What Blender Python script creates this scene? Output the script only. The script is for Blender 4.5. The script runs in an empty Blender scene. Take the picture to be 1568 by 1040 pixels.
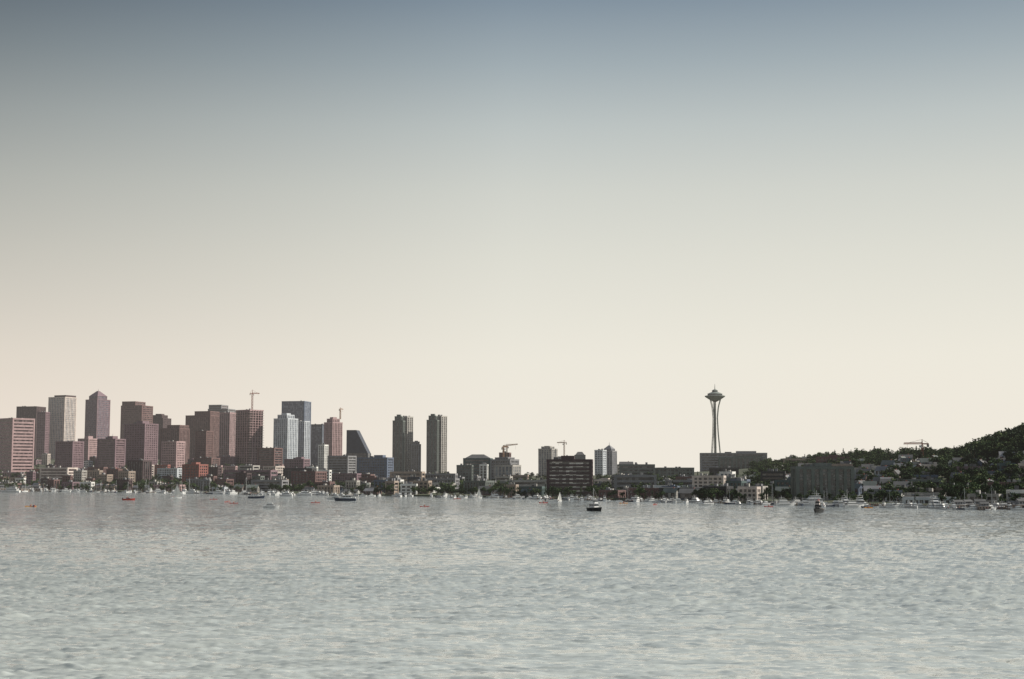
import bpy, math, random
import numpy as np
from mathutils import Vector
random.seed(7); rng=np.random.RandomState(11)
S=bpy.context.scene
S.view_settings.view_transform='Standard'
S.view_settings.look='None'
S.view_settings.exposure=0
# ------------------------------------------------------------------ survey frame
EYE=21.0; F=50/36*1568; PITCH=math.radians(5.45)
cp,sp=math.cos(PITCH),math.sin(PITCH)
def W(px,py,D):
    a=(px-784)/F; b=(520-py)/F
    y=cp-b*sp; z=sp+b*cp
    k=D/y
    return a*k, D, EYE+z*k
def U(X,Y,Z=EYE):
    return 784+F*X/(Y*cp+(Z-EYE)*sp)
def interp(u,xs,ys): return float(np.interp(u,xs,ys))
SHX=[-900,-200,0,400,640,900,1100,1300,1568,1900,2500]
SHY=[2300,2100,1950,1577,1430,1236,1089,994,905,820,760]
def shore(u): return interp(u,SHX,SHY)
RX=[-900,0,300,450,600,780,1000,1100,1180,1300,1440,1500,1550,1650,2500]
RZ=[75,62,55,40,22,18,20,27,30,36,33,37,48,64,80]
RDX=[-900,600,900,1100,1400,2500]
RDD=[1700,1700,1300,1000,480,430]
def th(X,Y):
    u=784+F*X/max(Y,1)/cp
    s=shore(u); d=Y-s
    if d<0: return -2.0
    if d<4: return -2.0+ d/4*3.3
    t=min(1,(d-4)/interp(u,RDX,RDD)); t=t*t*(3-2*t)
    z=1.3+interp(u,RX,RZ)*t
    if d>2600: z*=0.8
    return z
# ------------------------------------------------------------------ materials
def newmat(n):
    m=bpy.data.materials.new(n); m.use_nodes=True
    return m, m.node_tree, m.node_tree.nodes['Principled BSDF']
def solid(n,c,rough=.8,var=.18,scale=.15,metal=0.0):
    m,nt,b=newmat(n)
    tc=nt.nodes.new('ShaderNodeTexCoord'); no=nt.nodes.new('ShaderNodeTexNoise')
    no.inputs['Scale'].default_value=scale; no.inputs['Detail'].default_value=5
    nt.links.new(tc.outputs['Object'],no.inputs['Vector'])
    r=nt.nodes.new('ShaderNodeValToRGB')
    r.color_ramp.elements[0].position=.3; r.color_ramp.elements[1].position=.7
    r.color_ramp.elements[0].color=(*[x*(1-var) for x in c],1)
    r.color_ramp.elements[1].color=(*[min(1,x*(1+var)) for x in c],1)
    nt.links.new(no.outputs['Fac'],r.inputs[0]); nt.links.new(r.outputs[0],b.inputs['Base Color'])
    b.inputs['Roughness'].default_value=rough; b.inputs['Metallic'].default_value=metal
    return m
def glass(n,c1,c2,rough=.18,cell=(3.2,3.2,3.8)):
    m,nt,b=newmat(n)
    tc=nt.nodes.new('ShaderNodeTexCoord')
    d=nt.nodes.new('ShaderNodeVectorMath'); d.operation='DIVIDE'; d.inputs[1].default_value=cell
    f=nt.nodes.new('ShaderNodeVectorMath'); f.operation='FLOOR'
    w=nt.nodes.new('ShaderNodeTexWhiteNoise'); w.noise_dimensions='3D'
    nt.links.new(tc.outputs['Object'],d.inputs[0]); nt.links.new(d.outputs[0],f.inputs[0]); nt.links.new(f.outputs[0],w.inputs['Vector'])
    r=nt.nodes.new('ShaderNodeValToRGB')
    r.color_ramp.elements[0].position=.45; r.color_ramp.elements[1].position=1.0
    r.color_ramp.elements[0].color=(*c1,1); r.color_ramp.elements[1].color=(*c2,1)
    nt.links.new(w.outputs['Value'],r.inputs[0]); nt.links.new(r.outputs[0],b.inputs['Base Color'])
    b.inputs['Roughness'].default_value=rough; b.inputs['Specular IOR Level'].default_value=.6
    return m
M={}
for n,c in dict(brick=(.29,.11,.09),brown=(.16,.095,.09),dbrown=(.075,.05,.053),rose=(.42,.29,.29),concrete=(.42,.40,.37),
    pale=(.55,.58,.61),white=(.76,.75,.72),steel=(.12,.15,.21),slate=(.05,.06,.08),charcoal=(.045,.045,.048),
    ggray=(.14,.16,.148),tan=(.36,.29,.24),gray=(.24,.24,.25),mauve=(.21,.14,.16),cream=(.60,.52,.47),roofgray=(.12,.12,.12),
    teal=(.08,.12,.12)).items():
    M[n]=solid('facade_'+n,c)
M['g_dark']=glass('glass_dark',(.018,.02,.025),(.13,.135,.14))
M['g_blue']=glass('glass_blue',(.05,.07,.11),(.20,.23,.28))
M['g_brown']=glass('glass_brown',(.035,.022,.026),(.17,.12,.12))
M['g_pale']=glass('glass_pale',(.10,.13,.17),(.30,.34,.38))
M['g_blind']=glass('glass_with_blinds',(.05,.05,.05),(.62,.60,.56))
M['crane']=solid('crane_paint',(.34,.22,.15),.5)
M['cranered']=solid('crane_red_paint',(.36,.13,.08),.5)
M['needle']=solid('needle_concrete',(.24,.27,.24),.6)
M['needled']=solid('needle_dark',(.08,.10,.09),.5)
M['gel']=solid('boat_white_gelcoat',(.8,.8,.78),.3,.05)
M['navy']=solid('boat_navy_hull',(.03,.045,.08),.3,.1)
M['blackhull']=solid('boat_dark_hull',(.02,.022,.022),.5,.1)
M['redhull']=solid('boat_red_hull',(.45,.05,.03),.35,.1)
M['yelhull']=solid('kayak_yellow',(.75,.33,.04),.35,.1)
M['bglass']=solid('boat_window',(.02,.025,.03),.1,.1)
M['wood']=solid('weathered_wood',(.16,.12,.09),.85,.3,.6)
M['sail']=solid('sail_cloth',(.78,.77,.72),.8,.05)
M['alu']=solid('aluminium_spar',(.55,.55,.55),.4,.05)
M['skin']=solid('skin',(.5,.3,.22),.6,.05)
M['shirt']=solid('shirt_red',(.5,.08,.06),.8,.1)
M['bark']=solid('bark',(.07,.05,.04),.9,.2)
def leaf(n,c): 
    m=solid(n,c,.85,.35,.25); m.node_tree.nodes['Principled BSDF'].inputs['Specular IOR Level'].default_value=.2; return m
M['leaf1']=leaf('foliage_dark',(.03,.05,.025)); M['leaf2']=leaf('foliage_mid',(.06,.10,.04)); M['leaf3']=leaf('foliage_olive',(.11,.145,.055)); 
# ------------------------------------------------------------------ mesh builder
class MB:
    def __init__(s): s.v=[];s.f=[];s.m=[];s.mats=[]
    def mi(s,n):
        if n not in s.mats: s.mats.append(n)
        return s.mats.index(n)
    def quad(s,vs,m):
        i=len(s.v); s.v+=[tuple(p) for p in vs]; s.f.append(tuple(range(i,i+len(vs)))); s.m.append(s.mi(m))
    def box(s,x0,x1,y0,y1,z0,z1,m):
        i=len(s.v)
        s.v+=[(x0,y0,z0),(x1,y0,z0),(x1,y1,z0),(x0,y1,z0),(x0,y0,z1),(x1,y0,z1),(x1,y1,z1),(x0,y1,z1)]
        for f in ((0,3,2,1),(4,5,6,7),(0,1,5,4),(1,2,6,5),(2,3,7,6),(3,0,4,7)):
            s.f.append(tuple(i+k for k in f)); s.m.append(s.mi(m))
    def frust(s,b,t,m):
        i=len(s.v)
        s.v+=[(b[0],b[2],b[4]),(b[1],b[2],b[4]),(b[1],b[3],b[4]),(b[0],b[3],b[4]),(t[0],t[2],t[4]),(t[1],t[2],t[4]),(t[1],t[3],t[4]),(t[0],t[3],t[4])]
        for f in ((0,3,2,1),(4,5,6,7),(0,1,5,4),(1,2,6,5),(2,3,7,6),(3,0,4,7)):
            s.f.append(tuple(i+k for k in f)); s.m.append(s.mi(m))
    def beam(s,a,b,w,m,w2=None):
        a=Vector(a);b=Vector(b);d=(b-a).normalized()
        up=Vector((0,0,1)) if abs(d.z)<.9 else Vector((1,0,0))
        p=d.cross(up).normalized(); q=d.cross(p).normalized(); w2=w if w2 is None else w2
        i=len(s.v)
        for c,ww in ((a,w/2),(b,w2/2)):
            for sx,sy in ((-1,-1),(1,-1),(1,1),(-1,1)): s.v.append(tuple(c+p*sx*ww+q*sy*ww))
        for f in ((0,3,2,1),(4,5,6,7),(0,1,5,4),(1,2,6,5),(2,3,7,6),(3,0,4,7)):
            s.f.append(tuple(i+k for k in f)); s.m.append(s.mi(m))
    def lathe(s,prof,m,n=32,c=(0,0)):
        i=len(s.v)
        for r,z in prof:
            for k in range(n):
                a=2*math.pi*k/n; s.v.append((c[0]+r*math.cos(a),c[1]+r*math.sin(a),z))
        for j in range(len(prof)-1):
            mm=m[j] if isinstance(m,list) else m
            for k in range(n):
                k2=(k+1)%n
                s.f.append((i+j*n+k,i+j*n+k2,i+(j+1)*n+k2,i+(j+1)*n+k)); s.m.append(s.mi(mm))
    def mesh(s,name):
        me=bpy.data.meshes.new(name); me.from_pydata(s.v,[],s.f)
        for n in s.mats: me.materials.append(M[n])
        me.polygons.foreach_set('material_index',s.m); me.update()
        return me
def place(name,me,loc,yaw=0,scale=1):
    o=bpy.data.objects.new(name,me); S.collection.objects.link(o)
    o.location=loc; o.rotation_euler=(0,0,yaw); o.scale=(scale,)*3
    return o
# ------------------------------------------------------------------ facades
def facade(mb,x0,x1,y0,y1,z0,z1,style,wall,gl,fh,bay,cap=True):
    mb.box(x0,x1,y0,y1,z0,z1,gl)
    nf=max(1,int(round((z1-z0)/fh))); f=(z1-z0)/nf
    if style in('bands','grid','balcony','piers','glass','open'):
        fr={'bands':.5,'grid':.42,'balcony':.22,'piers':.16,'glass':.12,'open':.16}[style]
        pr={'bands':.3,'grid':.25,'balcony':1.3,'piers':.15,'glass':.1,'open':1.6}[style]
        for k in range(nf):
            z=z0+k*f+f*(1-fr)
            if k==nf-1: break
            mb.box(x0-pr,x1+pr,y0-pr,y1+pr,z,z+f*fr,wall)
    if style in('grid','piers','glass','balcony','open'):
        wf={'grid':.34,'piers':.42,'glass':.1,'balcony':.5,'open':.14}[style]
        pr={'grid':.4,'piers':.6,'glass':.14,'balcony':.6,'open':1.5}[style]
        bb=bay*(2.4 if style=='balcony' else 1)
        for (a0,a1,ax) in ((x0,x1,0),(y0,y1,1)):
            n=max(2,int(round((a1-a0)/bb))); st=(a1-a0)/n; w=st*wf
            for k in range(1,n):
                c=a0+k*st
                if ax==0:
                    mb.box(c-w/2,c+w/2,y0-pr,y0-.001,z0,z1-.1,wall); mb.box(c-w/2,c+w/2,y1+.001,y1+pr,z0,z1-.1,wall)
                else:
                    mb.box(x0-pr,x0-.001,c-w/2,c+w/2,z0,z1-.1,wall); mb.box(x1+.001,x1+pr,c-w/2,c+w/2,z0,z1-.1,wall)
    if style!='open':
        q=.7; w=max(.6,min(2,(x1-x0)*.05))
        for cx in (x0,x1):
            for cy in (y0,y1):
                mb.box(cx-(q if cx==x0 else w),cx+(w if cx==x0 else q),cy-(q if cy==y0 else w),cy+(w if cy==y0 else q),z0,z1-.05,wall)
    if cap:
        mb.box(x0-.8,x1+.8,y0-.8,y1+.8,z1-f*.35,z1+.9,wall)
        mb.box(x0+.2,x1-.2,y0+.2,y1-.2,z1+.9,z1+.95,'roofgray')
FOOT=[]
def solve(px0,px1,D,r,yaw,z):
    c,s_=math.cos(yaw),math.sin(yaw)
    w=(px1-px0)/F*D; cx=((px0+px1)/2-784)/F*D
    for _ in range(8):
        us=[]
        for sx,sy in ((-1,-1),(1,-1),(1,1),(-1,1)):
            x=sx*w/2;y=sy*w*r/2
            us.append(U(cx+x*c-y*s_,D+x*s_+y*c,z))
        a,b=min(us),max(us)
        w*=(px1-px0)/(b-a); cx+=((px0+px1)/2-(a+b)/2)/F*D
    return w,cx
def building(name,px0,px1,yt,D,r=1,yaw=0,style='grid',wall='gray',gl='g_dark',fh=4,bay=4.5,roof='ph'):
    yaw=math.radians(yaw)
    _,_,zt=W((px0+px1)/2,yt,D)
    w,cx=solve(px0,px1,D,r,yaw,zt)
    d=w*r
    zb=min(th(cx-w/2,D),th(cx+w/2,D),th(cx,D-d/2))-3
    h=zt-zb
    mb=MB(); X,Y=w/2,d/2
    if roof=='pyramid':
        b=h-w*.55
        facade(mb,-X,X,-Y,Y,0,b,style,wall,gl,fh,bay)
        facade(mb,-X*.72,X*.72,-Y*.72,Y*.72,b+.96,b+w*.22,style,wall,gl,fh,bay,False)
        mb.frust((-X*.78,X*.78,-Y*.78,Y*.78,b+w*.22),(-X*.12,X*.12,-Y*.12,Y*.12,h),wall)
        mb.beam((0,0,h),(0,0,h+6),.8,wall,.2)
    elif roof=='slope':
        b=h*.5
        facade(mb,-X,X,-Y,Y,0,b,style,wall,gl,fh,bay,False)
        mb.frust((-X-.3,X+.3,-Y-.3,Y+.3,b),(-X-.3,-X*.1,-Y-.3,Y+.3,h),wall)
    elif roof=='step':
        facade(mb,-X,X,-Y,Y,0,h*.9,style,wall,gl,fh,bay)
        facade(mb,-X*.66,X*.66,-Y*.7,Y*.7,h*.9+.96,h*.965,style,wall,gl,fh,bay)
        mb.box(-X*.4,X*.4,-Y*.4,Y*.4,h*.965+.96,h,wall)
    elif roof=='stepr':
        facade(mb,-X,X,-Y,Y,0,h*.93,style,wall,gl,fh,bay)
        facade(mb,-X*.95,X*.3,-Y*.9,Y*.9,h*.93+.96,h,style,wall,gl,fh,bay)
    elif roof=='stepl':
        facade(mb,-X,X,-Y,Y,0,h*.92,style,wall,gl,fh,bay)
        facade(mb,-X*.3,X*.95,-Y*.9,Y*.9,h*.92+.96,h,style,wall,gl,fh,bay)
    elif roof=='cap':
        facade(mb,-X,X,-Y,Y,0,h-5,style,wall,gl,fh,bay)
        mb.box(-X*.4,X+.82,-Y*.9,Y*.9,h-4.05,h,'dbrown')
    elif roof=='hip':
        facade(mb,-X,X,-Y,Y,0,h*.86,style,wall,gl,fh,bay)
        mb.frust((-X*.9,X*.9,-Y*.9,Y*.9,h*.86+.96),(-X*.45,X*.45,-Y*.3,Y*.3,h),'roofgray')
    elif roof=='gable':
        facade(mb,-X,X,-Y,Y,0,h*.7,style,wall,gl,fh,bay,False)
        e=.8; z0=h*.7; z1=h
        for sy in (-1,1):
            mb.quad([(-X-e,sy*(Y+e),z0-.2),(X+e,sy*(Y+e),z0-.2),(X+e,0,z1),(-X-e,0,z1)][::sy],random.choice(['roofgray','gray','roofgray','ggray']))
        for sx in (-1,1): mb.quad([(sx*X,-Y,z0),(sx*X,Y,z0),(sx*X,0,z1-.2)],wall)
        mb.box(X*.3,X*.3+1,Y*.2,Y*.2+1,z0,z1+.8,'brick')
    else:
        ph=min(h*.08,5) if roof=='ph' else 0
        facade(mb,-X,X,-Y,Y,0,h-ph-1,style,wall,gl,fh,bay)
        if ph>1:
            a=random.uniform(-.4,.1)
            mb.box(X*(a),X*(a+.6),-Y*.5,Y*.5,h-ph+.02,h,wall)
            mb.box(X*(a-.35),X*(a-.15),-Y*.3,Y*.1,h-ph+.02,h-ph*.4,'roofgray')
            if h>60: mb.beam((X*(a+.3),0,h),(X*(a+.3),0,h+random.uniform(4,9)),.5,'gray',.2)
        else:
            for k in range(3):
                a=random.uniform(-.8,.6);b=random.uniform(-.7,.5)
                mb.box(X*a,X*a+2.5,Y*b,Y*b+2.5,h+.0,h+random.uniform(1,2.6),random.choice(['gray','concrete','roofgray']))
    o=place(name,mb.mesh(name),(cx,D,zb),yaw)
    rr=(w+d)/2*.6
    FOOT.append((cx,D,rr)); 
    return o,w,d,h,zb,cx
def crane(px,ybase,ytop,D,jib_px,yaw,mat='crane',th_=2.0,luff=0):
    x,_,z0=W(px,ybase,D); _,_,z1=W(px,ytop,D); 
    L=abs(jib_px)/F*D; mb=MB(); w=th_; h=z1-z0; hj=h*.8
    for sx in(-1,1):
        for sy in(-1,1): mb.beam((sx*w/2,sy*w/2,0),(sx*w/2,sy*w/2,hj),.5,mat)
    n=int(hj/w/1.3)+1
    for k in range(n):
        a=k*hj/n;b=(k+1)*hj/n; q=1 if k%2 else -1
        for s in(-1,1):
            mb.beam((-q*w/2,s*w/2,a),(q*w/2,s*w/2,b),.3,mat); mb.beam((s*w/2,-q*w/2,a),(s*w/2,q*w/2,b),.3,mat)
    mb.beam((0,0,hj),(0,0,h),1.2,mat,.5)
    mb.box(w/2,w/2+2,-1,1,hj-2.5,hj-.2,'white')
    up=math.tan(luff)
    m_=16
    for sy in(-1,1): mb.beam((0,sy*.8,hj+1),(L,sy*.8,hj+1+L*up),.5,mat)
    mb.beam((0,0,hj+2.6),(L*.98,0,hj+2.2+L*up),.5,mat)
    for k in range(m_):
        a=L*k/m_;b=L*(k+.5)/m_;c=L*(k+1)/m_
        mb.beam((a,-.8,hj+1+a*up),(b,0,hj+2.5+b*up),.25,mat); mb.beam((b,0,hj+2.5+b*up),(c,.8,hj+1+c*up),.25,mat)
    mb.beam((0,0,hj+1.2),(-L*.35,0,hj+1.2),1.2,mat); mb.box(-L*.36,-L*.26,-1.3,1.3,hj-2,hj+.6,'concrete')
    mb.beam((0,0,h),(L*.7,0,hj+2.4+L*.7*up),.22,mat); mb.beam((0,0,h),(-L*.33,0,hj+1.8),.22,mat)
    mb.beam((L*.8,0,hj+1+L*.8*up),(L*.8,0,hj-4),.15,mat)
    place('tower_crane',mb.mesh('tower_crane'),(x,D,z0),math.radians(yaw))
B=building
# ---- downtown, left
B('office_tower',-30,0,652,2700,1,-20,'bands','brown','g_brown')
B('office_tower',-2,53,641,2600,.9,-40,'bands','rose','g_brown',6,5,'flat')
B('office_tower',26,70,623,3500,.8,-12,'piers','dbrown','g_brown',4,5,'flat')
B('office_tower',58,76,631,3350,1,-10,'grid','mauve','g_brown',4,5,'flat')
B('skyscraper',75,117,606,3400,.8,-24,'piers','cream','g_pale',5,5,'cap')
B('skyscraper',132,169,599,3600,1,-32,'grid','mauve','g_blue',5,4.5,'pyramid')
B('office_tower',186,234,616,3300,.9,-16,'bands','brown','g_brown',4.5,5,'stepr')
B('apartment_tower',120,150,668,2900,1,-26,'grid','rose','g_brown',4,4,'ph')
B('office_tower',228,262,634,3500,1,-16,'grid','dbrown','g_brown',4,4.5,'step')
B('apartment_tower',191,242,645,2700,.7,-28,'grid','mauve','g_brown',4.2,6,'ph')
B('office_building',246,290,652,2900,.8,-20,'piers','brown','g_brown',4,5,'stepl')
B('office_tower',285,337,631,3100,.7,-18,'piers','brown','g_brown',4,5,'stepl')
B('office_tower',319,360,621,3400,.8,-14,'bands','gray','g_brown',4,5,'stepr')
B('office_tower',337,362,632,2850,1,-22,'piers','rose','g_dark',4,5,'flat')
B('tower_under_construction',362,403,628,2700,.8,-40,'open','rose','g_brown',4.6,7,'flat')
crane(386,630,597,2700,11,20,'cranered',2.4)
B('office_tower',347,362,628,3600,1,-14,'piers','dbrown','g_brown',4,5,'flat')
B('skyscraper',432,476,615,3300,.8,-12,'glass','steel','g_blue',4.5,5,'flat')
B('apartment_tower',420,456,633,2700,.9,-30,'piers','pale','g_pale',4,5,'step')
B('apartment_tower',454,474,645,2800,.8,-30,'piers','pale','g_blue',4,5,'flat')
B('office_tower',477,499,650,3000,1,-14,'glass','slate','g_blue',4,5,'flat')
B('apartment_tower',497,524,639,2750,1,-42,'piers','rose','g_brown',4,4,'step')
crane(521,642,624,2900,7,60,'crane',2.0)
B('office_building',531,568,659,2650,.8,-5,'glass','slate','g_dark',4,5,'slope')
B('office_building',300,326,660,2600,.8,-26,'grid','brown','g_brown',4,4,'flat')
B('apartment_building',86,128,676,2500,.8,-22,'grid','mauve','g_brown',4,4,'flat')
B('apartment_building',150,192,668,2600,.6,-28,'bands','mauve','g_brown',4,4,'ph')
B('apartment_building',248,283,676,2450,.7,-26,'grid','rose','g_brown',4,4,'flat')
B('apartment_building',395,432,686,2400,.7,-26,'bands','brown','g_dark',4,4,'flat')
B('office_building',436,474,700,2300,.6,-20,'grid','mauve','g_dark',4,4,'ph')
B('office_building',488,502,681,2350,1,-25,'piers','white','g_dark',4,4,'flat')
B('office_building',503,545,698,2250,.7,-25,'bands','gray','g_dark',4,4,'flat')
B('office_building',548,602,697,2200,.5,-18,'grid','steel','g_dark',4,4,'ph')
B('office_building',343,424,720,1850,.4,-10,'bands','mauve','g_dark',4,4,'flat')
B('office_building',62,118,716,2150,.5,-18,'bands','cream','g_brown',4,5,'flat')
B('apartment_building',196,232,705,2100,.7,-25,'piers','dbrown','g_dark',4,5,'flat')
B('apartment_building',280,318,708,2050,.7,-25,'grid','brick','g_dark',4,5,'ph')
# ---- twin condominium towers
for a,b,t in ((602,632,635),(654,684,634)):
    B('apartment_tower',a+9,b,t+3,2530,1,-30,'piers','concrete','g_dark',4,6,'flat')
    B('apartment_tower',a,b-12,t,2500,1,-8,'piers','ggray','g_dark',4,6.5,'step')
B('apartment_building',631,644,675,2500,.9,-15,'piers','gray','g_dark',4,4,'step')
B('office_building',598,650,722,1750,.5,-8,'bands','tan','g_dark',4,4,'flat')
B('office_building',645,700,725,1800,.5,-6,'grid','gray','g_dark',4,4,'flat')
# ---- centre
B('office_building',710,754,696,2050,.8,-6,'bands','teal','g_dark',4,5,'hip')
B('office_building',735,747,711,1950,1,-10,'piers','white','g_dark',4,4,'flat')
B('apartment_building',752,794,700,2000,.8,-30,'grid','gray','g_dark',4,4,'step')
B('office_building',758,797,712,1900,.8,-30,'piers','concrete','g_pale',4,5,'flat')
B('apartment_building',765,782,693,2150,1,-10,'grid','brown','g_dark',4,4,'flat')
crane(771,700,683,1950,8,25,'crane',1.5,.05); crane(776,700,680,2050,17,8,'crane',1.5,.12)
B('apartment_building',700,724,712,1850,.6,-8,'grid','ggray','g_dark',3.8,4,'flat')
B('apartment_tower',825,853,683,2500,1,-25,'piers','concrete','g_blue',4,5,'step')
B('office_building',852,872,699,2600,1,-5,'piers','gray','g_blue',4,4,'flat')
crane(864,700,674,2500,11,170,'crane',1.8)
B('apartment_building',880,896,692,2650,1,0,'grid','ggray','g_blue',4,4,'hip')
B('office_tower',922,944,682,2600,1,-28,'piers','gray','g_blue',4,5,'pyramid')
B('office_tower',911,928,689,2550,1,-28,'grid','pale','g_blue',4,5,'flat')
B('office_building',838,907,698,1330,.45,-6,'bands','dbrown','g_blind',3.6,5,'ph')
B('office_building',946,1002,711,1900,.4,4,'bands','ggray','g_dark',4,5,'flat')
B('apartment_building',948,970,707,2000,.8,4,'grid','brown','g_dark',4,5,'gable')
B('office_building',938,1004,727,1380,.35,5,'bands','gray','g_dark',4,5,'flat')
B('warehouse',1004,1062,716,1800,.5,5,'grid','ggray','g_dark',4,5,'flat')
B('office_building',785,838,735,1420,.4,-4,'bands','concrete','g_dark',3.6,4,'flat')
B('office_building',1020,1090,735,1400,.35,8,'bands','gray','g_dark',3.6,4,'flat')
# ---- right
B('hospital_building',1072,1174,691,2200,.4,-6,'bands','gray','g_dark',4,5,'ph')
B('office_building',1100,1168,699,2080,.4,-6,'piers','ggray','g_dark',4,6,'stepl')
B('office_building',1087,1130,716,1700,.5,10,'grid','charcoal','g_dark',4,5,'flat')
B('office_building',1140,1210,727,1500,.4,-10,'bands','white','g_dark',4,5,'flat')
B('office_building',1103,1125,722,1450,.7,-30,'grid','white','g_pale',4,4,'flat')
B('restaurant',1062,1133,748,1160,.35,-6,'bands','white','g_dark',4,4,'gable')
B('office_building',1212,1306,709,1080,.35,3,'piers','ggray','g_dark',3.6,6,'ph')
B('apartment_building',1250,1300,697,1500,.5,-12,'grid','brown','g_dark',3.6,4,'ph')
B('apartment_building',1306,1384,716,1300,.3,-9,'bands','concrete','g_dark',3.6,4,'flat')
B('apartment_building',1330,1400,704,1480,.3,-9,'grid','cream','g_dark',3.6,4,'flat')
B('apartment_building',1200,1250,702,1700,.4,-12,'bands','tan','g_dark',3.6,4,'flat')
B('apartment_building',1396,1450,712,1250,.4,-10,'grid','pale','g_dark',3.6,4,'flat')
B('office_building',1384,1440,734,1120,.4,6,'bands','ggray','g_dark',3.6,4,'flat')
B('apartment_building',1466,1505,714,1150,.5,-16,'grid','mauve','g_dark',3.4,4,'flat')
B('office_building',1510,1580,738,1010,.4,-10,'bands','brown','g_dark',3.6,4,'flat')
crane(1413,716,673,1400,28,178,'cranered',1.5)
# ---- space needle
def needle():
    D=3000; x,_,zt=W(1094.5,588,D); zb=zt-184
    mb=MB()
    def rr(z): return float(np.interp(z,[0,40,80,112,135,152],[15,9.8,6.2,4.8,7.2,12.5]))
    zs=np.linspace(0,152,24)
    for k in range(3):
        a=math.radians(90+120*k)
        for s in (-1,1):
            pts=[]
            for z in zs:
                r=rr(z); t=1.7*s
                pts.append((r*math.cos(a)-t*math.sin(a),r*math.sin(a)+t*math.cos(a),z))
            for i in range(len(pts)-1): mb.beam(pts[i],pts[i+1],1.3,'needle')
        for z in np.arange(8,150,7):
            r=rr(z); mb.beam((r*math.cos(a)+1.7*math.sin(a),r*math.sin(a)-1.7*math.cos(a),z),(r*math.cos(a)-1.7*math.sin(a),r*math.sin(a)+1.7*math.cos(a),z),.7,'needle')
    mb.lathe([(1.9,0),(1.9,152)],'needled',6)
    for z in np.arange(10,150,10): mb.lathe([(2.5,z),(2.5,z+.7)],'needle',6)
    mb.lathe([(9,30),(12,30.2),(12,33),(9,33.4)],'needle',24)
    mb.lathe([(3,146),(9,149),(14,153.5),(18.5,156.6),(21.3,157.4),(21.6,158.6),(19.5,159.2),(15.2,159.6),(15.2,162.5),(15.8,162.7),(15.6,163.3),(10,165.5),(6.2,167),(6.0,169.6),(6.6,169.9),(4,171.6),(.9,172.8),(.6,178),(.25,184),(0.01,184.2)],
       ['needled','needle','needle','needle','needle','needle','needle','g_dark','needle','needle','needle','needle','g_dark','needle','needle','needle','needle','needle','needle'],48)
    for k in range(48):
        a=2*math.pi*k/48; c,s=math.cos(a),math.sin(a)
        mb.beam((9*c,9*s,149.2),(21*c,21*s,157),.45,'needle'); mb.beam((15.3*c,15.3*s,159.6),(15.3*c,15.3*s,162.6),.35,'needle')
    place('space_needle_tower',mb.mesh('space_needle_tower'),(x,D,zb))
needle()
# ------------------------------------------------------------------ low-rise fill
YLX=[-200,0,120,200,330,420,520,600,700,900,1050,1100,1180,1250,1400,1480,1568,1800]
YLY=[690,690,684,690,694,702,706,722,722,727,724,726,716,706,700,700,690,690]
def clear(x,y,r):
    return all((x-a)**2+(y-b)**2>(r+c)**2*.8 for a,b,c in FOOT)
for off in (26,60,100,145,200,265,340,430,540,680,850,1050):
    u=-120
    while u<1700:
        if u>1300 and off>450: break
        sY=shore(u)+off+random.uniform(-9,9)
        wm=random.choice([12,14,16,18,22,30,42]) if off<400 else random.choice([16,20,30,45])
        if u>1250 and off>100: wm=random.choice([11,13,15,18,24])
        wp=wm/sY*F
        if (640<u<720 and off<100) or (1175<u<1306 and off<75) or (815<u<907 and off<90): u+=wp; continue
        uc=u+wp/2; X=(uc-784)/F*sY; g=th(X,sY)
        hgt=random.choice([5,6,7,9,11,14]) if off<200 else random.choice([8,10,13,17,23])
        if u>1250: hgt=min(hgt,random.choice([8,9,11,12]))
        if clear(X,sY,wm*.45) and random.random()<(.76 if u<1200 else .68):
            zt=g+hgt
            zl=W(uc,interp(uc,YLX,YLY)+random.uniform(2,14),sY)[2]
            zt=min(zt,zl)
            if zt-g>3.5:
                yt=520-F*((zt-EYE)*cp-sY*sp)/(sY*cp+(zt-EYE)*sp)
                k='house' if (zt-g<10 and wm<=18) else random.choice(['apartment_building','office_building','warehouse'])
                left=['brick','brown','mauve','rose','dbrown','concrete','brown','tan','gray']
                right=['ggray','gray','brown','teal','concrete','charcoal','tan','slate','steel','concrete']
                wall=random.choice(left if u<420+random.uniform(-80,120) else right)
                if random.random()<(.2 if u<1000 else .28): wall=random.choice(['white','cream','pale'])
                B(k,u,u+wp,yt,sY,random.uniform(.4,.8),random.uniform(-35,0),random.choice(['bands','grid','grid','piers']),wall,random.choice(['g_dark','g_dark','g_brown']) if u<400 else 'g_dark',3.4,random.choice([3.5,4.5]),'gable' if k=='house' else random.choice(['flat','flat','ph']))
        u+=wp*random.uniform(1.0,1.4)
# houses stepping up the right-hand hill
for i in range(75):
    u=random.uniform(1190,1620); d=random.uniform(90,380)*(1 if u>1350 else 1.5)
    sY=shore(u)+d; X=(u-784)/F*sY; wm=random.uniform(9,15)
    if not clear(X,sY,wm*.4): continue
    g=th(X,sY); zt=g+random.uniform(7.5,10.5)
    if zt>W(u,interp(u,YLX,YLY)-6,sY)[2]: continue
    yt=520-F*((zt-EYE)*cp-sY*sp)/(sY*cp+(zt-EYE)*sp); wp=wm/sY*F
    B('house',u-wp/2,u+wp/2,yt,sY,random.uniform(.6,.9),random.choice([-35,-20,55,-50,-10]),'grid',random.choice(['white','cream','pale','tan','concrete','white','brown','steel']),'g_dark',3.2,3.2,'gable')
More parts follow.
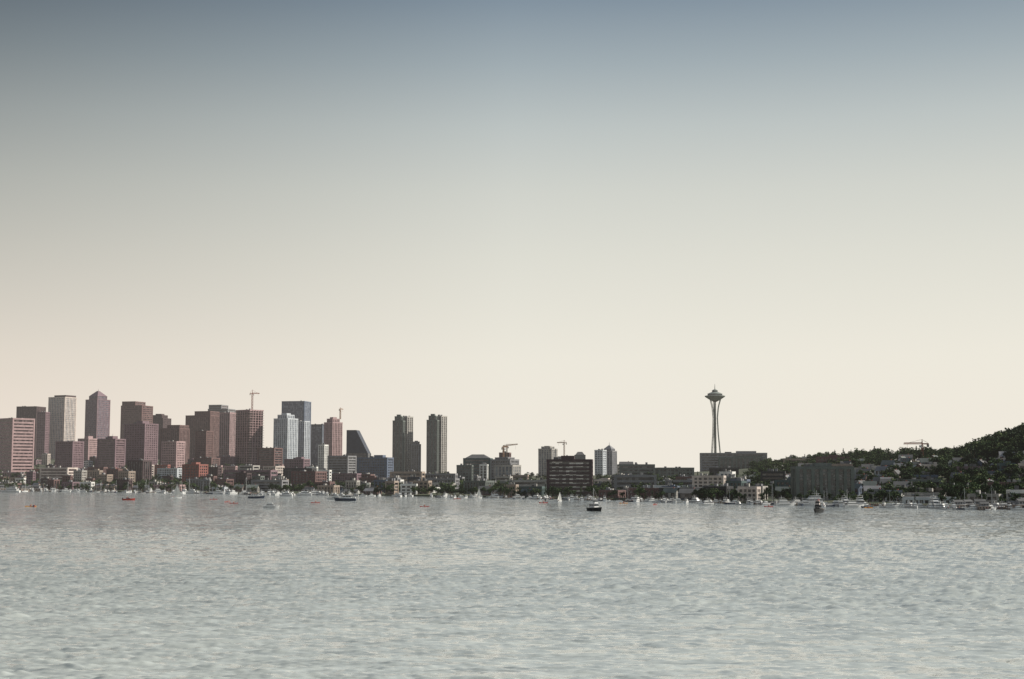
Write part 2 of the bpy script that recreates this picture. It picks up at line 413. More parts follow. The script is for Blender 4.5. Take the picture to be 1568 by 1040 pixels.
# ------------------------------------------------------------------ terrain
us=np.arange(-900,2500,17.0); ds=np.concatenate([[-40,0,2,4,8,20],np.arange(40,700,30),np.arange(700,2600,100),[2601,3500,6000,12000,30000]])
V=[];Fc=[]
for u in us:
    for dd in ds:
        Y=shore(u)+dd; X=(u-784)/F*Y*cp
        z=th(X,Y) if dd>-1 else -6
        z+= (random.uniform(-.4,.4) if dd>5 else 0)
        V.append((X,Y,z))
n=len(ds)
for i in range(len(us)-1):
    for j in range(n-1): Fc.append((i*n+j,(i+1)*n+j,(i+1)*n+j+1,i*n+j+1))
me=bpy.data.meshes.new('ground'); me.from_pydata(V,[],Fc)
m,nt,b=newmat('ground_mat')
tc=nt.nodes.new('ShaderNodeTexCoord'); no=nt.nodes.new('ShaderNodeTexNoise'); no.inputs['Scale'].default_value=.03; no.inputs['Detail'].default_value=8
nt.links.new(tc.outputs['Object'],no.inputs['Vector']); r=nt.nodes.new('ShaderNodeValToRGB')
r.color_ramp.elements[0].position=.38; r.color_ramp.elements[0].color=(.04,.06,.026,1)
r.color_ramp.elements[1].position=.62; r.color_ramp.elements[1].color=(.13,.13,.08,1)
nt.links.new(no.outputs['Fac'],r.inputs[0]); nt.links.new(r.outputs[0],b.inputs['Base Color']); b.inputs['Roughness'].default_value=.95
me.materials.append(m); place('ground',me,(0,0,0))
# ------------------------------------------------------------------ trees (merged masses)
def proto(kind,seed):
    rs=np.random.RandomState(seed); v=[];f=[];m=[]
    def cone(a,b,r0,r1,mm,n=5):
        i=len(v); a=np.array(a,float);b=np.array(b,float)
        for c,r in ((a,r0),(b,r1)):
            for k in range(n):
                t=2*math.pi*k/n; v.append((c[0]+r*math.cos(t),c[1]+r*math.sin(t),c[2]))
        for k in range(n): f.append((i+k,i+(k+1)%n,i+n+(k+1)%n,i+n+k)); m.append(mm)
    def tuft(c,s,mm,flat=1):
        nrm=rs.normal(size=3); nrm/=np.linalg.norm(nrm); a=np.cross(nrm,rs.normal(size=3)); a/=np.linalg.norm(a); b_=np.cross(nrm,a)
        i=len(v)
        for sx,sy in ((-1,-.6),(.7,-1),(1,.7),(-.6,1)): v.append(tuple(c+a*sx*s*rs.uniform(.7,1.2)+b_*sy*s*flat*rs.uniform(.7,1.2)))
        f.append((i,i+1,i+2,i+3)); m.append(mm)
    if kind=='dec':
        cone((0,0,-.1),(0,0,.45),.03,.018,0)
        L=[]
        for k in range(9):
            a=rs.uniform(0,6.28); r=rs.uniform(.08,.3); z=rs.uniform(.34,.84); r*= (1.15-abs(z-.55))
            c=np.array((r*math.cos(a),r*math.sin(a),z)); L.append((c,rs.uniform(.11,.18)))
            cone((0,0,rs.uniform(.2,.4)),c,.012,.004,0,4)
        for c,R in L:
            for q in range(46):
                d=rs.normal(size=3); d/=np.linalg.norm(d); p=c+d*R*rs.uniform(.45,1.1)*np.array((1,1,.85))
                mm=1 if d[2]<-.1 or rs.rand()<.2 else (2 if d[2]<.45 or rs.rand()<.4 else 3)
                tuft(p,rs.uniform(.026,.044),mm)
    else:
        cone((0,0,-.1),(0,0,.97),.022,.003,0)
        for q in range(250):
            z=rs.uniform(.12,1)**.9; R=.2*(1-z)**.8*(.7+.3*math.sin(z*40))+.01; a=rs.uniform(0,6.28); rr_=R*rs.uniform(.35,1.1)
            tuft(np.array((rr_*math.cos(a),rr_*math.sin(a),z)),rs.uniform(.022,.04),1 if rs.rand()<.7 else 2,.6)
    return np.array(v),np.array(f),np.array(m)
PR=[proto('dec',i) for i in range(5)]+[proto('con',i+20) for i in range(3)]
def forest(name,pts):
    vs=[];fs=[];ms=[];o=0
    for (x,y,z,h,k,wd) in pts:
        v,f,m_=PR[k]; a=random.uniform(0,6.28); c,s=math.cos(a),math.sin(a)
        vv=np.empty_like(v); vv[:,0]=(v[:,0]*c-v[:,1]*s)*h*wd+x; vv[:,1]=(v[:,0]*s+v[:,1]*c)*h*wd+y; vv[:,2]=v[:,2]*h+z
        vs.append(vv); fs.append(f+o); o+=len(v)
        mm=m_.copy()
        q=random.random()
        if q<.35: mm=np.where(mm==3,2,mm)
        if q<.2: mm=np.where(mm==2,1,mm)
        if q>.75: mm=np.where(mm==1,2,mm)
        ms.append(mm)
    v=np.concatenate(vs);f=np.concatenate(fs);m_=np.concatenate(ms)
    me=bpy.data.meshes.new(name); me.vertices.add(len(v)); me.vertices.foreach_set('co',v.astype(np.float32).ravel())
    me.loops.add(f.size); me.loops.foreach_set('vertex_index',f.astype(np.int32).ravel())
    me.polygons.add(len(f)); me.polygons.foreach_set('loop_start',(np.arange(len(f))*4).astype(np.int32))
    for nm in('bark','leaf1','leaf2','leaf3'): me.materials.append(M[nm])
    me.polygons.foreach_set('material_index',m_.astype(np.int32)); me.update(calc_edges=True); me.validate()
    place(name,me,(0,0,0))
def freeat(x,y,r=3): return all((x-a)**2+(y-b)**2>(r+c*.85)**2 for a,b,c in FOOT)
def tpt(u,d,h,k=None):
    Y=shore(u)+d; X=(u-784)/F*Y*cp
    if k is None: k=random.choice([0,1,2,3,4,0,1,2,3,4,5,6])
    return (X,Y,th(X,Y)-.3,h,k,random.uniform(.9,1.25) if k<5 else random.uniform(.8,1.1))
pts=[]
for i in range(520):
    u=random.uniform(-150,1700); 
    den=interp(u,[-150,0,250,400,620,680,830,1000,1180,1568],[.9,.9,.6,.35,.7,1,.8,.5,.4,.5])
    if random.random()>den: continue
    p=tpt(u,random.choice([random.uniform(8,30),random.uniform(10,60)]),random.uniform(6,12))
    if freeat(p[0],p[1]): pts.append(p)
forest('waterfront_trees',pts)
pts=[]
for i in range(1500):
    u=random.uniform(-150,1180); p=tpt(u,random.uniform(60,1100),random.uniform(8,14))
    if freeat(p[0],p[1]): 
        yl=interp(u,YLX,YLY); zl=W(u,yl,p[1])[2]
        if p[2]+p[3]<zl+3: pts.append(p)
forest('city_street_trees',pts)
pts=[]
for i in range(1500):
    u=random.uniform(1150,1750); d=random.uniform(50,520)*(1 if u>1350 else 1.7)
    p=tpt(u,d,random.uniform(9,16) if u>1440 else random.uniform(8,13))
    if freeat(p[0],p[1],1.5) and (freeat(p[0],p[1]+10,1) or random.random()<.38): pts.append(p)
for i in range(340):
    u=1430+320*random.random(); p=tpt(u,random.uniform(300,520),random.uniform(13,21)*(0.75 if u<1480 else 1),random.choice([0,1,2,3,4]))
    pts.append(p)
for i in range(90):
    u=random.uniform(1170,1440); p=tpt(u,interp(u,RDX,RDD)*random.uniform(.95,1.15),random.uniform(10,17),random.choice([0,1,2,3,4,5]))
    pts.append(p)
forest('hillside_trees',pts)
# ------------------------------------------------------------------ boats
def hull(mb,L,Bm,H,mat,deck='gel',full=.55,keel=-.4,z0=0):
    st=[]; n=12
    for i in range(n+1):
        t=i/n; x=-L/2+L*t
        b=Bm/2*(1-max(0,(t-full)/(1-full))**2.1)*(.86+.14*min(1,t*3)); b=max(b,.03)
        sh=H*(1+.35*max(0,t-.4)**1.5*2)
        xr=x+ (0.06*L*max(0,t-.6)/.4)
        st.append([(x,0,keel),(x,-b*.75,keel*.2),(xr,-b,sh),(xr,b,sh),(x,b*.75,keel*.2)])
    i0=len(mb.v)
    for s in st:
        for p in s: mb.v.append((p[0],p[1],p[2]+z0))
    for i in range(n):
        a=i0+i*5;b=a+5
        for k,mt in ((0,mat),(1,mat),(2,deck),(3,mat),(4,mat)):
            k2=(k+1)%5; mb.f.append((a+k,b+k,b+k2,a+k2)); mb.m.append(mb.mi(mt))
    mb.f.append(tuple(i0+k for k in range(5))); mb.m.append(mb.mi(mat))
def cabin(mb,x0,x1,w,z0,z1,rake=.5,mat='gel',win=True):
    mb.frust((x0,x1,-w/2,w/2,z0),(x0+rake*.2,x1-rake,-w*.44,w*.44,z1),mat)
    if win:
        a=z0+(z1-z0)*.45;b=z0+(z1-z0)*.85
        k=(z1-z0)
        def ins(z): 
            t=(z-z0)/k; return (x0+rake*.2*t-.03,x1-rake*t+.03,-w/2+w*.06*t-.03,w/2-w*.06*t+.03)
        A=ins(a);Bb=ins(b); mb.frust((*A,a),(*Bb,b),'bglass')
        nn=max(2,int((x1-x0)/1.3))
        for i in range(nn+1):
            x=x0+.2+(x1-x0-rake-.4)*i/nn
            for s in(-1,1): mb.beam((x,s*(w/2+.03),a-.02),(x,s*(w*.45+.05),b+.02),.14,mat)
    mb.box(x0-.2,x1-rake+.25,-w*.47,w*.47,z1+.002,z1+.1,mat)
def rails(mb,L,Bm,H):
    pts=[(L*.05,-Bm*.47,H*1.1),(L*.3,-Bm*.4,H*1.25),(L*.53,0,H*1.45),(L*.3,Bm*.4,H*1.25),(L*.05,Bm*.47,H*1.1)]
    for a,b in zip(pts,pts[1:]): mb.beam((a[0],a[1],a[2]+.7),(b[0],b[1],b[2]+.7),.06,'alu')
    for a in pts: mb.beam(a,(a[0],a[1],a[2]+.7),.06,'alu')
def motor(L=11,hm='gel',fly=True):
    mb=MB(); Bm=L*.31; H=L*.12; hull(mb,L,Bm,H,hm)
    cabin(mb,-L*.3,L*.22,Bm*.78,H*1.0,H+L*.14,L*.08)
    if fly:
        z=H+L*.14+.1; mb.frust((-L*.2,L*.1,-Bm*.35,Bm*.35,z),(-L*.2,L*.08,-Bm*.33,Bm*.33,z+.8),'gel')
        for s in(-1,1): mb.beam((-L*.18,s*Bm*.3,z),(-L*.22,s*Bm*.3,z+2),.12,'gel')
        mb.box(-L*.26,-L*.05,-Bm*.33,Bm*.33,z+2,z+2.1,'gel'); mb.beam((-L*.18,0,z+2.1),(-L*.18,0,z+3.6),.1,'alu')
    mb.box(-L*.49,-L*.31,-Bm*.4,Bm*.4,H*.95,H*1.35,'gel'); rails(mb,L,Bm,H)
    mb.box(-L*.4,L*.3,-Bm*.5-.02,Bm*.5+.02,H*.72,H*.8,'navy')
    return mb.mesh('motor_boat')
def person(mb,x,y,z,shirt='shirt'):
    mb.lathe([(.05,z),(.19,z+.02),(.17,z+.2),(.23,z+.48),(.2,z+.56),(.07,z+.6),(.06,z+.66)],shirt,10,(x,y))
    mb.lathe([(.06,z+.64),(.10,z+.72),(.115,z+.8),(.08,z+.9),(.01,z+.93)],'skin',10,(x,y))
    for s in(-1,1):
        mb.beam((x,y+s*.22,z+.5),(x+.22,y+s*.3,z+.28),.11,shirt,.08); mb.beam((x+.22,y+s*.3,z+.28),(x+.42,y+s*.25,z+.38),.08,'skin',.06)
        mb.beam((x+.05,y+s*.1,z+.05),(x+.5,y+s*.12,z+.08),.17,'navy',.13)
def runabout(L=6.5,hm='gel'):
    mb=MB(); Bm=L*.35; H=L*.13; hull(mb,L,Bm,H,hm,'cream')
    mb.frust((-L*.05,L*.12,-Bm*.36,Bm*.36,H*1.02),(-L*.05,L*.02,-Bm*.3,Bm*.3,H+.65),'bglass')
    mb.box(-L*.2,-L*.1,-Bm*.3,-Bm*.05,H,H+.5,'navy'); mb.box(-L*.2,-L*.1,Bm*.05,Bm*.3,H,H+.5,'navy')
    mb.box(-L*.56,-L*.48,-.25,.25,.1,H+.6,'blackhull')
    person(mb,-L*.13,-Bm*.18,H+.45); return mb.mesh('runabout_boat')
def sailb(L=10,sails=False,hm='gel'):
    mb=MB(); Bm=L*.28;H=L*.1; hull(mb,L,Bm,H,hm,'gel',.4)
    cabin(mb,-L*.12,L*.2,Bm*.55,H,H+L*.05,L*.05)
    mh=L*1.35; mb.beam((L*.08,0,H),(L*.08,0,mh),.2,'alu',.12); mb.beam((L*.08,0,H+1.3),(-L*.36,0,H+1.2),.16,'alu')
    mb.beam((L*.08,-L*.07,mh*.6),(L*.08,L*.07,mh*.6),.08,'alu')
    for a in((L*.53,0,H*1.3),(-L*.49,0,H)): mb.beam((L*.08,0,mh),a,.05,'alu')
    for s in(-1,1): mb.beam((L*.08,0,mh),(L*.06,s*Bm*.48,H),.05,'alu')
    if sails:
        n=6
        for kind in(0,1):
            for i in range(n):
                t0=i/n;t1=(i+1)/n
                def row(t):
                    if kind==0: a=Vector((L*.06,0,H+1.4+(mh-H-1.6)*t)); b=Vector((-L*.36*(1-t)+L*.05*t,L*.10*(1-t),a.z)); 
                    else: 
                        a=Vector((L*.53*(1-t)+L*.09*t,0,H*1.4+(mh*.92-H*1.4)*t)); b=Vector((L*.02*(1-t)+L*.09*t,L*.09*(1-t),a.z))
                    c=(a+b)/2; c.y+=L*.06*(1-t); return a,c,b
                A=row(t0);C=row(t1)
                mb.quad([A[0],A[1],C[1],C[0]],'sail'); mb.quad([A[1],A[2],C[2],C[1]],'sail')
    else: mb.beam((L*.05,0,H+1.5),(-L*.34,0,H+1.4),.35,'navy',.2)
    person(mb,-L*.3,0,H+.2); return mb.mesh('sailboat')
def kayak(hm='redhull'):
    mb=MB(); L=5; i0=len(mb.v); n=10
    for i in range(n+1):
        t=i/n; b=.36*math.sin(math.pi*t)**.7+.01; x=-L/2+L*t; r=.12*(abs(t-.5)*2)**2
        for y,z in((0,-.15+r),(-b,.1+r),(0,.28+r),(b,.1+r)): mb.v.append((x,y,z))
    for i in range(n):
        for k in range(4): a=i0+i*4;mb.f.append((a+k,a+4+k,a+4+(k+1)%4,a+(k+1)%4)); mb.m.append(mb.mi(hm))
    person(mb,-.1,0,.2); mb.beam((.35,-1.1,.95),(.3,1.1,.35),.05,'alu')
    mb.beam((.35,-1.35,1.02),(.35,-1.05,.93),.2,'yelhull'); mb.beam((.3,1.05,.36),(.3,1.35,.28),.2,'yelhull')
    return mb.mesh('kayak_with_paddler')
def tug(L=13):
    mb=MB();Bm=L*.36;H=L*.15; hull(mb,L,Bm,H,'blackhull','wood',.6)
    cabin(mb,-L*.15,L*.22,Bm*.66,H,H+2.6,.4,'blackhull'); cabin(mb,-L*.02,L*.16,Bm*.5,H+2.71,H+5,.3,'cream')
    mb.lathe([(.5,H+2.7),(.45,H+6),(.01,H+6.01)],'redhull',12,(-L*.08,0))
    mb.beam((-L*.04,0,H+5),(-L*.04,0,H+9),.2,'alu',.1); mb.beam((-L*.04,-1,H+7.4),(-L*.04,1,H+7.4),.1,'alu')
    mb.box(-L*.47,-L*.2,-Bm*.42,Bm*.42,H,H+.35,'wood'); rails(mb,L,Bm,H); 
    return mb.mesh('tugboat')
def trawler(L=12.5):
    mb=MB();Bm=L*.34;H=L*.14; hull(mb,L,Bm,H,'blackhull','wood',.55)
    cabin(mb,-L*.3,L*.15,Bm*.72,H,H+2.4,.5,'gel'); cabin(mb,-L*.05,L*.12,Bm*.5,H+2.51,H+4.4,.4,'gel')
    mb.beam((-L*.1,0,H+2.5),(-L*.1,0,H+11),.24,'alu',.12); mb.beam((-L*.1,0,H+5),(-L*.42,0,H+7),.14,'alu')
    mb.beam((-L*.1,0,H+11),(L*.52,0,H*1.4),.05,'alu'); mb.beam((-L*.1,0,H+11),(-L*.48,0,H),.05,'alu'); rails(mb,L,Bm,H)
    return mb.mesh('trawler_boat')
def yacht(L=24):
    mb=MB();Bm=L*.25;H=L*.1; hull(mb,L,Bm,H,'gel','wood',.5)
    cabin(mb,-L*.36,L*.2,Bm*.8,H,H+2.4,1.6); cabin(mb,-L*.3,L*.08,Bm*.68,H+2.51,H+4.6,1.4)
    mb.box(-L*.28,-L*.05,-Bm*.3,Bm*.3,H+6.3,H+6.42,'gel')
    for s in(-1,1): mb.beam((-L*.2,s*Bm*.28,H+4.7),(-L*.23,s*Bm*.28,H+6.3),.25,'gel')
    mb.beam((-L*.18,0,H+6.4),(-L*.2,0,H+9),.2,'gel',.1); rails(mb,L,Bm,H)
    for i in range(6): mb.box(-L*.3+i*2.2,-L*.3+i*2.2+1,-Bm*.49,Bm*.49,H*.5,H*.68,'bglass')
    return mb.mesh('motor_yacht')
def houseb():
    mb=MB(); mb.box(-7,7,-4,4,-.4,.5,'wood'); mb.box(-6,6,-3.4,3.4,.51,3.6,'tan')
    for x in(-4.5,-1.5,1.5,4.5):
        for s in(-1,1): mb.box(x-.7,x+.7,s*3.4-.05 if s>0 else -3.45,s*3.4+.05 if s>0 else -3.35,1.4,2.9,'bglass')
    mb.box(-4,4,-2.4,2.4,3.75,6.2,'gray')
    for x in(-2.5,0,2.5): mb.box(x-.7,x+.7,-2.46,2.46,4.4,5.7,'bglass')
    for s in(-1,1): mb.quad([(-4.6,s*3,6.1),(4.6,s*3,6.1),(4.6,0,7.8),(-4.6,0,7.8)][::s],'roofgray')
    for s in (-1,1): mb.quad([(s*4,-2.4,6.2),(s*4,2.4,6.2),(s*4,0,7.5)],'gray')
    mb.box(-6.3,6.3,-3.7,3.7,3.601,3.745,'white')
    return mb.mesh('houseboat')
me_motor=motor(11); me_motor2=motor(9,'navy',False); me_motor3=motor(13,'gel'); me_run=runabout(); me_run2=runabout(6.5,'redhull')
me_sail=sailb(10); me_sails=sailb(9.5,True); me_sail2=sailb(12,False,'navy'); me_k=kayak(); me_k2=kayak('yelhull'); me_tug=tug(); me_tr=trawler(); me_y=yacht(); me_hb=houseb()
def onwater(px,py):
    a=(px-784)/F; b=(520-py)/F; y=cp-b*sp; z=sp+b*cp; k=-EYE/z
    return a*k,y*k
def boat(name,me,px,py,yaw,sc=1):
    x,y=onwater(px,py); return place(name,me,(x,y,0),math.radians(yaw),sc)
for a in [('trawler_boat',me_tr,911,782.5,-60,1.05),('tugboat',me_tug,1253,785,-115,.95),('motor_boat',me_motor,415,778,5,.9),
 ('motor_yacht',me_y,16,754,175,1.0),('sailboat',me_sail,38,753,60,1),('kayak_with_paddler',me_k2,47,776,20,1.5),
 ('runabout_boat',me_run2,52,776,100,.7),('sailboat',me_sails,270,763,20,1),('sailboat',me_sail,263,763,100,.8),('runabout_boat',me_run2,197,766,10,1.5),
 ('motor_boat',me_motor2,130,752,170,1),('kayak_with_paddler',me_k,358,771,10,1.3),('kayak_with_paddler',me_k,348,769,60,1.3),('kayak_with_paddler',me_k,327,765,10,1.3),
 ('motor_boat',me_motor2,392,763,5,1.6),('motor_boat',me_motor3,438,760,175,1),('kayak_with_paddler',me_k,483,770,10,1.4),('motor_yacht',me_y,512,765,180,.5),
 ('motor_boat',me_motor2,529,767,178,1.9),('kayak_with_paddler',me_k,650,776,10,1.3),('runabout_boat',me_run,845,768,10,1.6),('sailboat',me_sails,857,768,50,.6),('kayak_with_paddler',me_k,832,770,10,1.4),('kayak_with_paddler',me_k2,955,771,10,1.3),
 ('sailboat',me_sails,733,763,30,.7),('motor_boat',me_motor,1080,774,200,.9),('kayak_with_paddler',me_k,1177,776,10,1.3),('kayak_with_paddler',me_k2,1330,778,10,1.2),
 ('kayak_with_paddler',me_k,700,764,10,1.3),('kayak_with_paddler',me_k,1003,773,60,1.3),('sailboat',me_sail,1262,776,70,.8),('runabout_boat',me_run,1450,781,170,1),('runabout_boat',me_run,1005,769,170,1)]: boat(*a)
u=-60
while u<1650:
    dd=random.uniform(8,60)
    Y=shore(u)-dd; X=(u-784)/F*Y*cp
    den=interp(u,[-60,0,200,500,620,700,780,1000,1040,1300,1568],[.95,.95,.9,.8,.6,.5,.8,.9,.9,1,1])
    if random.random()<den:
        q=random.random()
        nm,me_=random.choice([('motor_boat',me_motor),('motor_boat',me_motor2),('motor_boat',me_motor3),('motor_boat',me_motor3),('sailboat',me_sail),('runabout_boat',me_run),('sailboat',me_sail2),('motor_boat',me_motor)])
        if 1200<u<1440 and q<.1: nm,me_='motor_yacht',me_y
        if (u>1440 or u<100) and q<.2: nm,me_='houseboat',me_hb
        if nm=='sailboat' and random.random()<.6: nm,me_='motor_boat',me_motor
        s_=random.uniform(.55,.95)*(1.25 if u<500 else 1)
        place(nm,me_,(X,Y,0),math.radians(random.choice([0,180,90,-90,20,160,60,-60])+random.uniform(-12,12)),s_)
    u+=random.uniform(2.5,8.5)
for u in list(range(20,620,75))+list(range(780,1600,62)):
    Y=shore(u); X=(u-784)/F*Y*cp; mb=MB(); L=random.uniform(25,50)
    mb.box(-1.2,1.2,-L,2,.7,.95,'wood')
    for k in range(int(L/5)):
        for s in(-1,1): mb.lathe([(.16,-2),(.16,2.0),(.01,2.02)],'wood',8,(s*1.4,-k*5-2))
    mb.box(-14,14,-L-2,-L-.01,.7,.95,'wood')
    for k in range(-13,14,5): mb.lathe([(.16,-2),(.16,2.0),(.01,2.02)],'wood',8,(k,-L-2.2))
    place('dock',mb.mesh('dock'),(X,Y,0),math.radians(random.uniform(-8,8)))
# ------------------------------------------------------------------ water: one sheet, real waves in the nearer part
ta=np.concatenate([[-300,-60,-10,-3,-1.2,-.7],np.linspace(-.48,.48,960),[.7,1.2,3,10,60,300]])
ry=[60.,100.]
y=120.
while y<1100: ry.append(y); y+=max(.32,y*y/(EYE*F*.653)*.32)
ry=np.array(ry+[1300,1800,2600,4500,9000,20000,45000])
TX,YY=np.meshgrid(ta,ry); XX=TX*np.maximum(YY,1)
XX=np.clip(XX,-45000,45000)
ZZ=np.zeros_like(XX)
amp=np.interp(YY,[100,125,600,1090,1100],[0,1,.85,.0,0])*np.where(np.abs(TX)<.479,1,0)
wd=math.radians(262)
for i in range(72):
    lam=1.5*(5.2/1.5)**(rng.rand()**1.1); k=2*math.pi/lam; a=wd+rng.normal()*.48; ph=rng.rand()*6.283
    A=lam*.0088*rng.uniform(.5,1.5)
    wob=.9*np.sin(XX*.031*math.cos(i)+YY*.027*math.sin(i*1.7)+i)
    s=np.sin(k*(XX*math.cos(a)+YY*math.sin(a)*1.0)+ph+wob)
    ZZ+=A*(s+.2*np.cos(2*(k*(XX*math.cos(a)+YY*math.sin(a))+ph+wob)))
zz=ZZ/(np.std(ZZ[5:400])); ZZ=ZZ*(1+.15*np.clip(zz,-1.2,2.0))
g=.8+.45*np.sin(XX*.013+YY*.02+1)*np.sin(YY*.011-XX*.007)
ZZ*=amp*g
nr,nc=XX.shape
co_=np.stack([XX,YY,ZZ],-1).reshape(-1,3).astype(np.float32)
idx=np.arange(nr*nc).reshape(nr,nc); fq=np.stack([idx[:-1,:-1],idx[:-1,1:],idx[1:,1:],idx[1:,:-1]],-1).reshape(-1,4).astype(np.int32)
wm_=bpy.data.meshes.new('lake_water'); wm_.vertices.add(len(co_)); wm_.vertices.foreach_set('co',co_.ravel())
wm_.loops.add(fq.size); wm_.loops.foreach_set('vertex_index',fq.ravel()); wm_.polygons.add(len(fq)); wm_.polygons.foreach_set('loop_start',(np.arange(len(fq))*4).astype(np.int32))
wm_.update(calc_edges=True); wm_.polygons.foreach_set('use_smooth',np.ones(len(fq),bool))
m,nt,b=newmat('lake_water_mat'); N=nt.nodes; L=nt.links
def mathn(op,a,b_,clamp=False,NN=None,LL=None):
    NN=NN or N; LL=LL or L
    x=NN.new('ShaderNodeMath'); x.operation=op; x.use_clamp=clamp
    for i,q in enumerate((a,b_)):
        if isinstance(q,(int,float)): x.inputs[i].default_value=q
        else: LL.new(q,x.inputs[i])
    return x.outputs[0]
geo=N.new('ShaderNodeNewGeometry')
def noise(sx,sy,scale,det,rough=.5,rot=0,off=0):
    mp=N.new('ShaderNodeMapping'); mp.inputs['Scale'].default_value=(sx,sy,0); mp.inputs['Rotation'].default_value=(0,0,rot); mp.inputs['Location'].default_value=(off,off*.7,off)
    L.new(geo.outputs['Position'],mp.inputs['Vector']); n=N.new('ShaderNodeTexNoise'); n.inputs['Scale'].default_value=scale; n.inputs['Detail'].default_value=det; n.inputs['Roughness'].default_value=rough
    L.new(mp.outputs[0],n.inputs['Vector']); return n
gust=noise(.4,1,.012,3).outputs['Fac']
na=noise(.4,1,.9,4,.6,.12); nb=noise(.35,1,.22,3,.55,-.08,31)
def cen(n,k):
    v=N.new('ShaderNodeVectorMath'); v.operation='SUBTRACT'; L.new(n.outputs['Color'],v.inputs[0]); v.inputs[1].default_value=(.5,.5,.5)
    s=N.new('ShaderNodeVectorMath'); s.operation='MULTIPLY'; L.new(v.outputs[0],s.inputs[0]); s.inputs[1].default_value=(k*.8,k*1.4,0); return s.outputs[0]
def vadd(a,c):
    v=N.new('ShaderNodeVectorMath'); v.operation='ADD'; L.new(a,v.inputs[0]); L.new(c,v.inputs[1]); return v.outputs[0]
sl_=vadd(cen(na,1.1),cen(nb,1.1))
sc=N.new('ShaderNodeVectorMath'); sc.operation='SCALE'; L.new(sl_,sc.inputs[0]); L.new(mathn('ADD',mathn('MULTIPLY',gust,1.3),.15),sc.inputs['Scale'])
nn=N.new('ShaderNodeVectorMath'); nn.operation='NORMALIZE'; L.new(vadd(geo.outputs['Normal'],sc.outputs[0]),nn.inputs[0])
L.new(nn.outputs[0],b.inputs['Normal'])
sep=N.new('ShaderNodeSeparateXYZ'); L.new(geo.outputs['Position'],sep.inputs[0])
bright_falloff=N.new('ShaderNodeMapRange'); bright_falloff.inputs['From Min'].default_value=150; bright_falloff.inputs['From Max'].default_value=700; L.new(sep.outputs['Y'],bright_falloff.inputs['Value'])
mx=N.new('ShaderNodeMix'); mx.data_type='RGBA'; mx.inputs['A'].default_value=(.54,.575,.54,1); mx.inputs['B'].default_value=(.25,.27,.265,1)  # brighter light on near water painted into base colour, fading with distance
L.new(bright_falloff.outputs[0],mx.inputs['Factor']); L.new(mx.outputs['Result'],b.inputs['Base Color'])
b.inputs['Roughness'].default_value=.1; b.inputs['IOR'].default_value=1.5
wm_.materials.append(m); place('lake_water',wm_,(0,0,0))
# ------------------------------------------------------------------ thin summer haze (air volume over the far shore, glow stands in for scattered light)
hz=MB(); M['haze']=bpy.data.materials.new('haze_glow'); m=M['haze']; m.use_nodes=True; nt=m.node_tree; nt.nodes.clear()
out=nt.nodes.new('ShaderNodeOutputMaterial'); ab=nt.nodes.new('ShaderNodeVolumeAbsorption'); em=nt.nodes.new('ShaderNodeEmission'); ad=nt.nodes.new('ShaderNodeAddShader')
SIG=2.8e-5
ab.inputs['Color'].default_value=(0,0,0,1); ab.inputs['Density'].default_value=SIG
em.inputs['Color'].default_value=(.84,.76,.70,1); em.inputs['Strength'].default_value=SIG
nt.links.new(ab.outputs[0],ad.inputs[0]); nt.links.new(em.outputs[0],ad.inputs[1]); nt.links.new(ad.outputs[0],out.inputs['Volume'])
hz.box(-6000,6000,700,9000,1.5,420,'haze'); place('haze',hz.mesh('haze'),(0,0,0))
# ------------------------------------------------------------------ sky + sun
EL=math.radians(34); AZ=math.radians(82)
w=bpy.data.worlds.new('World'); S.world=w; w.use_nodes=True; nt=w.node_tree; N=nt.nodes; L=nt.links
bg=N['Background']; bg.inputs['Strength'].default_value=.1
sky=N.new('ShaderNodeTexSky'); sky.sky_type='NISHITA'; sky.sun_disc=False; sky.sun_elevation=EL; sky.sun_rotation=AZ; sky.dust_density=3; sky.air_density=1.2
tc=N.new('ShaderNodeTexCoord'); sx=N.new('ShaderNodeSeparateXYZ'); L.new(tc.outputs['Generated'],sx.inputs[0])
def lin(c): return tuple(((x/255+.055)/1.055)**2.4 for x in c)+(1,)
rp=N.new('ShaderNodeValToRGB'); cr=rp.color_ramp
stops=[(0,(248,242,228)),(.081,(241,237,224)),(.151,(225,224,213)),(.197,(211,213,205)),(.241,(190,197,195)),(.282,(161,173,178)),(.324,(128,144,157)),(.5,(104,127,148)),(1,(78,106,142))]
cr.elements[0].position=0; cr.elements[0].color=lin(stops[0][1]); cr.elements[1].position=1; cr.elements[1].color=lin(stops[-1][1])
for p,c in stops[1:-1]:
    e=cr.elements.new(p); e.color=lin(c)
L.new(sx.outputs['Z'],rp.inputs[0])
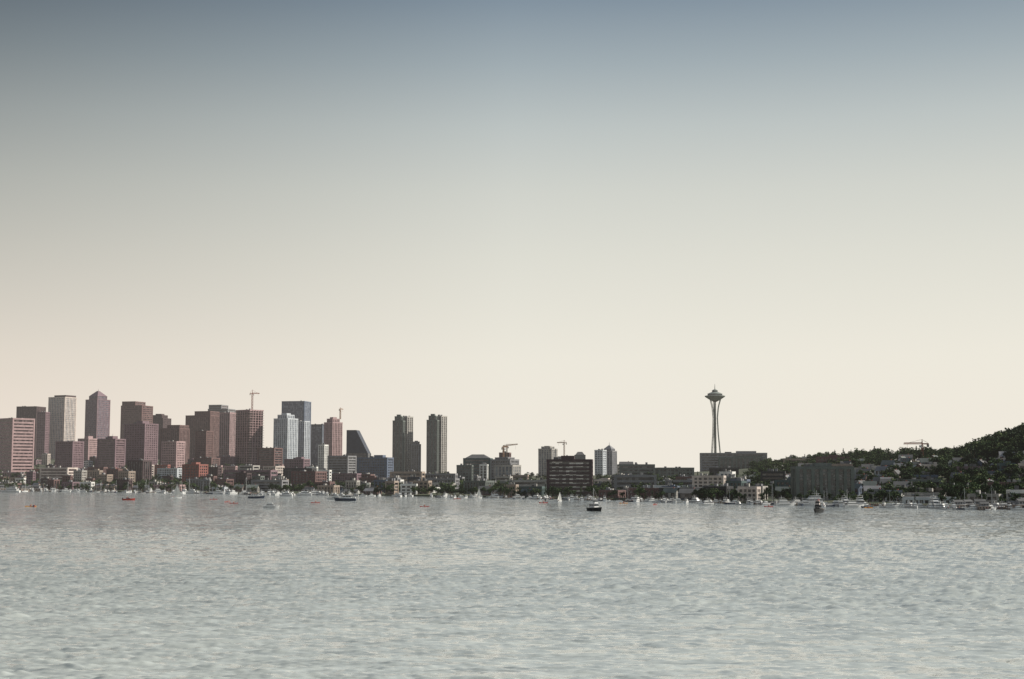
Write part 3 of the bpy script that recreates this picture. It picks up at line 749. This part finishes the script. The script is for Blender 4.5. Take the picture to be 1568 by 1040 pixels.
wm=lambda op,a,b_,clamp=False: mathn(op,a,b_,clamp,N,L)
xl=wm('MAXIMUM',wm('MULTIPLY',sx.outputs['X'],-1),0); zc=wm('MAXIMUM',sx.outputs['Z'],0)
k=wm('MAXIMUM',wm('SUBTRACT',1,wm('MULTIPLY',wm('MULTIPLY',xl,zc),5.0)),.4)
vs=N.new('ShaderNodeVectorMath'); vs.operation='SCALE'; L.new(rp.outputs[0],vs.inputs[0]); L.new(wm('MULTIPLY',k,10),vs.inputs['Scale'])
# faint rosy light-leak tint painted low in the eastern (left) sky
tf=wm('MULTIPLY',wm('MULTIPLY',xl,3.0,True),wm('SUBTRACT',1,wm('MULTIPLY',zc,5),True),True)
tm=N.new('ShaderNodeMix'); tm.data_type='RGBA'; tm.inputs['A'].default_value=(1,1,1,1); tm.inputs['B'].default_value=(1,.91,.885,1); L.new(tf,tm.inputs['Factor'])
tv=N.new('ShaderNodeVectorMath'); tv.operation='MULTIPLY'; L.new(vs.outputs[0],tv.inputs[0]); L.new(tm.outputs['Result'],tv.inputs[1])
mx=N.new('ShaderNodeMix'); mx.data_type='RGBA'; mx.clamp_result=False; mx.inputs['Factor'].default_value=.93
L.new(sky.outputs[0],mx.inputs['A']); L.new(tv.outputs[0],mx.inputs['B']); L.new(mx.outputs['Result'],bg.inputs['Color'])
sd=Vector((math.sin(AZ)*math.cos(EL),math.cos(AZ)*math.cos(EL),math.sin(EL)))
sl=bpy.data.lights.new('sun','SUN'); sl.energy=4.8; sl.angle=math.radians(.5); sl.color=(1,.93,.82)
so=bpy.data.objects.new('sun',sl); S.collection.objects.link(so); so.rotation_euler=sd.to_track_quat('Z','Y').to_euler(); so.location=(500,0,500)
# ------------------------------------------------------------------ camera
cam=bpy.data.cameras.new('camera'); cam.lens=50; cam.sensor_width=36; cam.clip_start=.5; cam.clip_end=100000
co=bpy.data.objects.new('camera',cam); S.collection.objects.link(co); co.location=(0,0,EYE); co.rotation_euler=(math.pi/2+PITCH,0,0); S.camera=co
print('objects',len(bpy.data.objects),'water',nr,nc)
